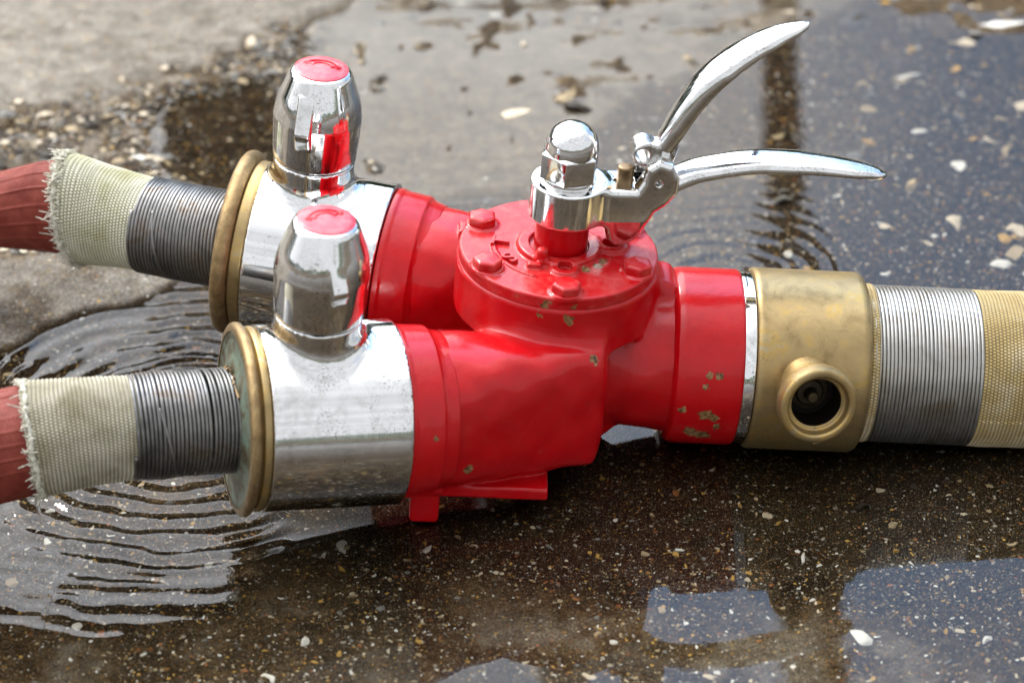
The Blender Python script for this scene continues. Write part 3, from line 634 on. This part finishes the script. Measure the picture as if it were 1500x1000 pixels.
# water drops
def drop(name, pts, r, label, parent=None):
    set_origin(pts[0]); mb = MB(); mb.tube(pts, r, 12); return link(name, mb.mesh(name, WATER_DROP, None), None, pts[0], label, 'water drip')
WATER_DROP, nt, b, P = material('clear_drop', Base_Color=(1, 1, 1), Roughness=.0, IOR=1.33, Transmission_Weight=1.)
np_ = no+nd*9.3+np.array([0, 0, -2.75])
drop('water_drip', [np_+np.array([0, 0, z]) for z in (.05, -.12, -.3, -.45, -.52)], [.42, .40, .30, .16, .03], 'water drop hanging under the open brass nozzle')
q_ = np.array([-32.6, -17.3, 6.2])
drop('water_trickle', [q_+np.array([-.1*math.sin(k*.9), 0, -k*.62]) for k in range(6)], [.22, .17, .13, .15, .1, .05], 'thin stream of water dripping off the frayed grey canvas of the near hose')
set_origin((0, 0, 0))

# ================================================================== ground and puddle
def vnoise(x, y, seed=0):
    xi = np.floor(x).astype(np.int64); yi = np.floor(y).astype(np.int64); fx = x-xi; fy = y-yi
    def h(a, b):
        n = (a*374761393+b*668265263+seed*2147483647) & 0xffffffff; n = ((n ^ (n >> 13))*1274126177) & 0xffffffff; return ((n ^ (n >> 16)) & 0xffff)/65535.
    sx_, sy_ = fx*fx*(3-2*fx), fy*fy*(3-2*fy)
    return (h(xi, yi)*(1-sx_)+h(xi+1, yi)*sx_)*(1-sy_)+(h(xi, yi+1)*(1-sx_)+h(xi+1, yi+1)*sx_)*sy_
def fbm(x, y, sc, oc=4, seed=0, g=.5):
    a, t, n = 1., 0., 0.
    for o in range(oc): t = t+a*(vnoise(x/sc*2**o+o*17.3, y/sc*2**o+o*9.1, seed+o)-.5); n += a; a *= g
    return t/n*2
def ss(x, a, b): t = np.clip((x-a)/(b-a), 0, 1); return t*t*(3-2*t)
def side_of(x, y, pts):
    """signed distance-ish: positive above (farther than) a polyline y = f(x)"""
    px, py = zip(*pts); return y-np.interp(x, px, py)
def ground_fields(x, y):
    wx = x+fbm(x, y, 6, 3, 5)*1.6; wy = y+fbm(x, y, 6, 3, 9)*1.6
    h = -.55+.10*fbm(x, y, 7, 4, 1)
    silt_shade = .10+.42*ss(fbm(x, y, 8, 5, 2, .6), -.05, .45)*ss(y, -60, -8)*0+.40*ss(fbm(x, y, 8, 5, 2, .6), .0, .45)+.22*ss(-y, 20, 27)
    # near bottom: slightly raised, paler grit
    # the pale shelf under shallow water behind the divider
    silt_shade = silt_shade*(1-.75*ss(x, 6, 14)*ss(y, 6, 16)); silt_shade = silt_shade*(1-.92*ss(wx, -14, -8)*ss(wy, -23, -14))  # mud thinned round the divider: its contact shade put into the ground colour
    e = ss(side_of(wx, wy, [(-40, 26), (-12, 31), (2, 37), (10, 50), (16, 57), (30, 70), (60, 100)]), -1.5, 3)*ss(wx, -23, -14)
    h = h*(1-e)+e*(-.10+.05*fbm(x, y, 4, 4, 3)); silt_shade = silt_shade*(1-e)+e*.80
    # flaky rough strip at the far edge of the shelf
    f = ss(wy+.12*np.abs(wx+5), 61, 70)*ss(wx, -18, -10)*(1-ss(wx, 20, 30))
    h = h*(1-f)+f*(.42*fbm(x, y*1.8, 3.4, 5, 21, .65)-.02); silt_shade = silt_shade-.3*f*ss(fbm(x, y*1.8, 3, 4, 33), 0, .4)
    f2 = ss(-np.hypot((wx-9)/8, (wy-55)/6), -1, -.5); h = h+f2*(.5*fbm(x, y*1.7, 2.6, 5, 22, .65)+.03); silt_shade = silt_shade-.35*f2*ss(fbm(x, y*1.7, 2.4, 4, 34), .05, .35); 
    fl = ss(fbm(x*1.0, y*.6, 2.0, 2, 31), .50, .60)*e; h = h+fl*.2; silt_shade = silt_shade-fl*.6
    # dry slab on the left, with its clean edge to the rippled water
    dl = side_of(wx, wy, [(-200, -60), (-60, -4), (-39.5, 10.5), (-32.5, 17.0), (-24.7, 21.8), (-16, 26), (-8, 30)]); dx = ss(-wx, 17, 21)
    d = ss(dl, -.5, .5)*dx
    h = h*(1-d)+d*(.42+.12*fbm(x, y, 2, 5, 6, .65)+.35*ss(dl, 0, 6)); silt_shade = silt_shade*(1-d)+d*(.70+.5*fbm(x, y, 3.5, 5, 61, .6))
    # rough gravelly band and shallow brown hollow
    b_ = d*ss(wy, 28, 35); h = h+b_*(-.40+.75*fbm(x, y, 2.4, 5, 7, .7)); silt_shade = silt_shade*(1-b_)+b_*(.22+.5*ss(fbm(x, y, 2.0, 4, 8), -.1, .4))
    c_ = ss(-np.hypot((wx+23.5)/9, (wy-45)/12), -1.05, -.75); h = h*(1-c_)+c_*(-.30+.45*fbm(x, y, 3, 5, 12, .6)); silt_shade = silt_shade*(1-c_)+c_*.10
    # smooth pale concrete at the top left
    a_ = ss(side_of(wx, wy, [(-200, 10), (-60, 38), (-44.6, 47.5), (-26, 60.5), (-16, 71), (-8, 88), (5, 130)])+1.6*fbm(x, y, 2.2, 4, 51, .65), -1.8, 2.6)
    h = h*(1-a_)+a_*(.75+.14*fbm(x, y, 2.5, 5, 13, .65)); silt_shade = silt_shade*(1-a_)+a_*(.86+.32*fbm(x, y, 5, 5, 62, .62))
    # top right: raised pale grit
    g_ = ss(-np.hypot((wx-44)/11, (wy-73)/9), -1.1, -.7); h = h*(1-g_)+g_*(.02+.25*fbm(x, y, 3, 4, 15)); silt_shade = silt_shade*(1-g_)+g_*.45
    # far beyond the picture the ground rises out of the water
    rr = np.hypot(x, y-20); o_ = ss(rr, 190, 420); h = h*(1-o_)+o_*1.5; silt_shade = silt_shade*(1-o_)+o_*.22
    return h, np.clip(silt_shade, 0, 1)
def axis_pts(lo, hi, step, far=30000, g=1.16):
    c = np.arange(lo, hi+step/2, step); out = []; s = step; x = 0
    while x < far: s *= g; x += s; out.append(x)
    out = np.array(out); return np.concatenate([lo-out[::-1], c, hi+out])
gx = axis_pts(-52, 54, .34); gy = axis_pts(-36, 82, .34)
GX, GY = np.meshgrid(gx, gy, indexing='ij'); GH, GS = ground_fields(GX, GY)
n0, n1 = GX.shape; I = np.arange(n0*n1).reshape(n0, n1)
quads = np.stack([I[:-1, :-1], I[1:, :-1], I[1:, 1:], I[:-1, 1:]], -1).reshape(-1, 4)

GROUND, nt, b, P = material('wet_aggregate_concrete')
silt_shade = nt.node('ShaderNodeAttribute', attribute_name='silt_shade').outputs['Fac']
sz = nt.node('ShaderNodeSeparateXYZ', {0: P}).outputs[2]
wob = nt.vm('ADD', P, nt.vm('SCALE', nt.noise(P, 1.8, 3, color=True), .5))
def grit(scale, thr, seedv):
    Q = nt.vm('ADD', wob, seedv); v = nt.node('ShaderNodeTexVoronoi', {'Vector': Q, 'Scale': scale}); ran = nt.node('ShaderNodeSeparateColor', {0: v.outputs[1]})
    keep = nt.m('GREATER_THAN', ran.outputs[0], thr); rad = nt.lin(ran.outputs[1], 0, 1, .18, .45)
    return nt.m('MULTIPLY', keep, nt.step(nt.m('SUBTRACT', rad, v.outputs[0]), -.03, .05)), ran.outputs[2]
pal = [(0, (.10, .07, .04)), (.18, (.30, .20, .09)), (.34, (.42, .36, .26)), (.5, (.16, .14, .11)), (.62, (.50, .27, .07)), (.7, (.24, .22, .19)), (.84, (.62, .57, .48)), (.93, (.36, .15, .06))]
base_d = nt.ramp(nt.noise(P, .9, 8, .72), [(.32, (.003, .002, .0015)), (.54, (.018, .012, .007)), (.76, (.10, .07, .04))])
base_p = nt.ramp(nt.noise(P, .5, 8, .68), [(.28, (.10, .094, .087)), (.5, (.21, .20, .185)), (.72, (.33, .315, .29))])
edge = nt.m('ADD', silt_shade, nt.m('MULTIPLY', nt.m('SUBTRACT', nt.noise(P, .8, 6, .65), .5), .5))
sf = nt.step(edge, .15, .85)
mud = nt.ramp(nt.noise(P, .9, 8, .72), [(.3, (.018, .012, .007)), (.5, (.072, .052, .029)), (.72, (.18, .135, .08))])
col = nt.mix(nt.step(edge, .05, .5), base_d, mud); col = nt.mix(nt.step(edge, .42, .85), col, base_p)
col = nt.mix(.85, col, nt.mix(nt.step(nt.noise(nt.vm('ADD', P, (5, 2, 8)), 5.5, 6, .75), .36, .66), nt.vm('SCALE', col, .25), nt.vm('MULTIPLY', col, (2.1, 1.9, 1.55))))
hs = 0.
for sc_, thr, sd_, am in ((17., .25, (1, 1, 7), .15), (9., .55, (3, 8, 1), .25), (5., .60, (0, 5, 2), .5), (2.4, .72, (9, 1, 4), 1.)):
    k, r_ = grit(sc_, thr, sd_); k = nt.m('MULTIPLY', k, nt.lin(sf, 0, 1, 1, .5)); col = nt.mix(nt.m('MULTIPLY', k, .85), col, nt.ramp(r_, pal, 'CONSTANT')); hs = nt.m('ADD', hs, nt.m('MULTIPLY', k, am))
wet = nt.step(nt.m('ADD', sz, nt.m('MULTIPLY', nt.m('SUBTRACT', nt.noise(P, .35, 5, .6), .5), .35)), .62, .12)
col = nt.mix(wet, col, nt.vm('MULTIPLY', col, (.78, .74, .69)))
nt.set(b, 'Base Color', col); nt.set(b, 'Roughness', nt.lin(wet, 0, 1, .85, .42)); nt.set(b, 'Specular IOR Level', nt.lin(wet, 0, 1, .4, .04))
nt.set(b, 'Normal', nt.bump(nt.m('ADD', hs, nt.m('MULTIPLY', nt.noise(P, 2.6, 8, .75), 2.2)), 1., .13))
set_origin((0, 0, 0))
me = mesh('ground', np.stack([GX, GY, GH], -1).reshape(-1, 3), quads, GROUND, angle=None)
at = me.attributes.new('silt_shade', 'FLOAT', 'POINT'); at.data.foreach_set('value', GS.ravel().astype(np.float32))
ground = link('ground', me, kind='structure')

# stones set in the concrete and lying on it
PAL = [('shell_white', (.66, .63, .56)), ('tan_stone', (.34, .26, .15)), ('ochre_stone', (.42, .25, .06)), ('grey_stone', (.17, .16, .14)), ('rust_stone', (.27, .11, .04)), ('dark_stone', (.05, .04, .03)), ('cream_chip', (.54, .45, .32))]
SM = []
for nme, c_ in PAL:
    m, nt, b, P = material(nme, Roughness=.5, Specular_IOR_Level=.12); nt.set(b, 'Base Color', nt.mix(nt.noise(P, 4, 6, .7), tuple(v*.55 for v in c_), tuple(min(1, v*1.25) for v in c_))); nt.set(b, 'Normal', nt.bump(nt.noise(P, 9, 4), .5, .03)); SM.append(m)
def ico(sub):
    bm = bmesh.new(); bmesh.ops.create_icosphere(bm, subdivisions=sub, radius=1); V = np.array([v.co for v in bm.verts]); F = np.array([[v.index for v in f.verts] for f in bm.faces]); bm.free(); return V, F
V1, F1 = ico(1); V2, F2 = ico(2)
def stone_shape(rg, V, chip, long=False):
    n = V.copy(); dirs = rg.normal(size=(5, 3)); dirs /= np.linalg.norm(dirs, axis=1)[:, None]
    for d_ in dirs: k = np.maximum(0, V@d_-.35); n = n-np.outer(k*rg.uniform(.5, 1.1), d_)
    n += rg.normal(size=n.shape)*.05; el = rg.uniform(1.3, 2.) if long else 1.; n[:, 1] += .35*(el-1)*n[:, 0]**2; n *= np.array([rg.uniform(.7, 1.25)*el, rg.uniform(.45, .9)/el**.8, rg.uniform(.14, .3) if chip else rg.uniform(.3, .55)]); return n
rg = np.random.default_rng(11)
protos = [stone_shape(rg, V2, k >= 8, k >= 12) for k in range(14)]
pm = {}
def in_view(x, y): 
    dp = (229+ (y*math.cos(EL))+7.3*math.sin(EL)); return abs(x) < dp*.168+1
placed = 0; tries = 0
WEI = np.array([.13, .22, .19, .15, .09, .12, .10])
HALF = [c_ for c_ in ()]
def footprint(x, y):          # keep loose stones out of the metal and rubber lying in the water
    return (x > 4 and abs(y+.6) < 6.2) or (-12 < x < 8 and abs(y+1) < 12 and y > -15)
while placed < 300 and tries < 20000:
    tries += 1; v = rg.uniform(-34, 79); x = rg.uniform(-52, 54)
    if not in_view(x, v) or footprint(x, v): continue
    h, s_ = ground_fields(np.array([x]), np.array([v])); h, s_ = float(h[0]), float(s_[0])
    if rg.uniform() < s_*.9-.05: continue
    k = int(rg.integers(14)); mi = int(rg.choice(7, p=WEI)) if k < 8 else int(rg.choice([0, 0, 6, 1]))
    if (k, mi) not in pm: pm[(k, mi)] = mesh('stone', protos[k], F2, SM[mi], 50)
    depth = (v+34)/110; sz_ = rg.gamma(2.2, .11)+.22+(.25+.9*rg.uniform()**4)*depth*.8*(x > -5)
    if v > 12 and x > 2 and rg.uniform() < .45: sz_ *= 1.7
    o = link('stone', pm[(k, mi)], ground, loc=(x, v, h+sz_*.02)); o.scale = (sz_, sz_, sz_); o.rotation_euler = (rg.normal()*.15, rg.normal()*.15, rg.uniform(0, 6.28)); placed += 1
N_ = 48000; xs = rg.uniform(-52, 54, N_); ys = -34+113*rg.uniform(0, 1, N_)**1.35; hh, sl = ground_fields(xs, ys)
keep = (rg.uniform(size=N_) > sl*.85)&~((xs > -12)&(ys > -17)&(ys < -4)&(rg.uniform(size=N_) < .5))&(np.abs(xs) < (229+ys*.85)*.168+2); xs, ys, hh, sl = xs[keep], ys[keep], hh[keep], sl[keep]; N_ = len(xs)  # grit thinned before the divider too, deepening its painted contact shade
N2 = 9000; x2 = rg.uniform(-50, -8, N2); y2 = rg.uniform(24, 78, N2); h2, s2 = ground_fields(x2, y2); k2 = (s2 > .12)&(s2 < .60)&(h2 > -.6)     # coarse grit of the broken band
xs = np.concatenate([xs, x2[k2]]); ys = np.concatenate([ys, y2[k2]]); hh = np.concatenate([hh, h2[k2]]); Nb = int(k2.sum())
small = [stone_shape(rg, V1, k > 9) for k in range(16)]; ks = rg.integers(16, size=N_+Nb); szs = rg.gamma(1.5, .055, N_)+.055; szs = np.concatenate([szs, rg.gamma(2, .12, Nb)+.12]); N_ += Nb; an = rg.uniform(0, 6.28, N_)
SV = np.stack([small[k] for k in ks])*szs[:, None, None]; ca, sa = np.cos(an)[:, None], np.sin(an)[:, None]
SV = np.stack([SV[..., 0]*ca-SV[..., 1]*sa+xs[:, None], SV[..., 0]*sa+SV[..., 1]*ca+ys[:, None], SV[..., 2]+hh[:, None]], -1)
SF = F1[None]+(np.arange(N_)*len(V1))[:, None, None]; mi = np.repeat(np.concatenate([rg.choice(7, size=N_-Nb, p=WEI), rg.choice([3, 5, 3, 1, 5, 6], size=Nb)]), len(F1))
link('aggregate', mesh('aggregate', SV.reshape(-1, 3), SF.reshape(-1, 3), SM, 60, mi=mi), ground, kind='stuff')

# puddle surface: real ripples from the drips, smooth elsewhere
def rings(x, y, cx, cy, lam, amp, r0, r1, ph=0.):
    r = np.hypot(x-cx, y-cy); return amp*np.cos(2*PI*r/lam+ph)*ss(r, r0*.3, r0)*(1-ss(r, r0, r1))
wx_ = axis_pts(-50, 52, .28); wy_ = axis_pts(-35, 80, .28)
WX, WY = np.meshgrid(wx_, wy_, indexing='ij')
qx = WX+1.0*fbm(WX, WY, 4, 3, 41); qy = WY+1.0*fbm(WX, WY, 4, 3, 42)
lt = ss(-WX, 12, 20)
H = .009*fbm(WX, WY, 7, 3, 40)+lt*.05*fbm(WX, WY*1.6, 3, 3, 44)
H = H+rings(qx, qy, -24.5, 1.5, 2.0, .125, 3, 46)*(.45+.55*ss(fbm(WX, WY, 5, 2, 47), -.35, .25))*ss(-WX, 15, 20)*(1-.5*ss(-WY, 20, 28))
H = H+rings(qx, qy, -34.5, -17, 1.6, .02, 1, 9, 1.)
H = H+rings(qx, qy, 17, 22, 1.9, .012, 3, 20)*ss(WY, 6, 12)
H = H+rings(qx, qy, -2, 22, 2.6, .008, 3, 26)*ss(WY, 10, 14)
H = H+.035*np.exp(-np.maximum(0, np.abs(side_of(WX, WY, [(-60, -4), (-39.5, 8.8), (-32.5, 15.3), (-24.7, 20.2), (-16, 24)])))*1.2)*ss(-WX, 18, 22)
n0, n1 = WX.shape; I = np.arange(n0*n1).reshape(n0, n1); quads = np.stack([I[:-1, :-1], I[1:, :-1], I[1:, 1:], I[:-1, 1:]], -1).reshape(-1, 4)
assert True
WATER = bpy.data.materials.new('puddle_water'); WATER.use_nodes = True; nt = NT(WATER.node_tree); nt.n.clear()
P = nt.vm('SCALE', nt.node('ShaderNodeTexCoord').outputs['Object'], 100.)
bn = nt.bump(nt.noise(P, .5, 3, .5), .25, .02)
fr = nt.node('ShaderNodeFresnel', {'IOR': 1.34}); nt.set(fr, 'Normal', bn)
tr = nt.node('ShaderNodeBsdfTransparent', {'Color': (.93, .92, .88)}); gl = nt.node('ShaderNodeBsdfGlossy', {'Roughness': .012}); nt.set(gl, 'Normal', bn)
mx = nt.node('ShaderNodeMixShader'); nt.set(mx, 0, fr.outputs[0]); nt.l.new(tr.outputs[0], mx.inputs[1]); nt.l.new(gl.outputs[0], mx.inputs[2])
out = nt.node('ShaderNodeOutputMaterial'); nt.l.new(mx.outputs[0], out.inputs[0])
link('puddle_water', mesh('puddle_water', np.stack([WX, WY, H], -1).reshape(-1, 3), quads, WATER, angle=None), kind='structure')

# ================================================================== beyond the frame: a far hedge, and dark things added for the puddle to mirror
BARK, nt, b, P = material('dark_timber', Roughness=.8); nt.set(b, 'Base Color', nt.ramp(nt.noise(P, .3, 5), [(.3, (.02, .012, .008)), (.7, (.06, .03, .018))]))
set_origin((37, 200, 0)); mb = MB(); mb.tube([(36, 200, 0), (37.5, 200, 70), (41, 201, 110), (47, 202, 165), (50, 203, 190)], [2.6, 2.5, 3.0, 5.0, 5.4], 14)  # unseen upright put in to darken a column of the reflection
link('added_post', mb.mesh('added_post', BARK), None, (37, 200, 0), 'dark leaning timber post added unseen beyond the puddle for the water to mirror', 'post')
set_origin((18, 200, 0)); mb = MB(); mb.rev((18, 200, 0), Z, [(0, 3.4), (78, 3.2), (81, 2.4), (82, 0)], 20, .3)  # added low upright, out of sight, for the dark mark behind the lever
link('added_bollard', mb.mesh('added_bollard', BARK), None, (18, 200, 0), 'short dark bollard put unseen beyond the puddle for the water to mirror behind the lever', 'added_bollard')
set_origin((-33, 122, 0)); mb = MB(); mb.tube([(-33, 122, 0), (-33.5, 122, 20), (-33, 122, 40), (-32.6, 122, 58), (-32.5, 122, 60)], [8.2, 7.6, 7.4, 7.0, 6.2], 18)  # unseen block put in so the hollow mirrors dark instead of sky
link('added_stump', mb.mesh('added_stump', BARK), None, (-33, 122, 0), 'squat dark timber stump added unseen beyond the dry concrete to darken the reflection in the brown hollow', 'stump')
LEAF, nt, b, P = material('hedge_leaf', Roughness=.6); nt.set(b, 'Base Color', nt.ramp(nt.noise(P, .02, 4), [(.35, (.03, .06, .02)), (.65, (.08, .13, .04))]))
set_origin((0, 0, 0)); rg = np.random.default_rng(5); HV = []; HF = []; n = 0; ring = 42000
for k in range(9000):
    a = rg.uniform(0, 2*PI); r = ring/14+rg.uniform(0, 260); z = rg.uniform(0, 1)**.8*(230+90*math.sin(a*9)+50*math.sin(a*23)); c_ = np.array([r*math.cos(a), r*math.sin(a), z]); u = rg.normal(size=(3, 3))*32
    HV += [c_+u[0], c_+u[1], c_+u[2]]; HF.append((n, n+1, n+2)); n += 3
for k in range(11000):                                # added, unseen leafy belt that gives the ripples something dark to mirror
    a = rg.uniform(math.radians(48), math.radians(165)); r = 3100+rg.uniform(0, 500); top = 900+130*math.sin(a*11)+90*math.sin(a*29+1); z = rg.uniform(0, 1)**.75*top
    c_ = np.array([r*math.cos(a), r*math.sin(a), z]); u = rg.normal(size=(3, 3))*48
    HV += [c_+u[0], c_+u[1], c_+u[2]]; HF.append((n, n+1, n+2)); n += 3
link('far_hedge_added_belt', mesh('far_hedge_added_belt', HV, HF, LEAF, None), kind='stuff')
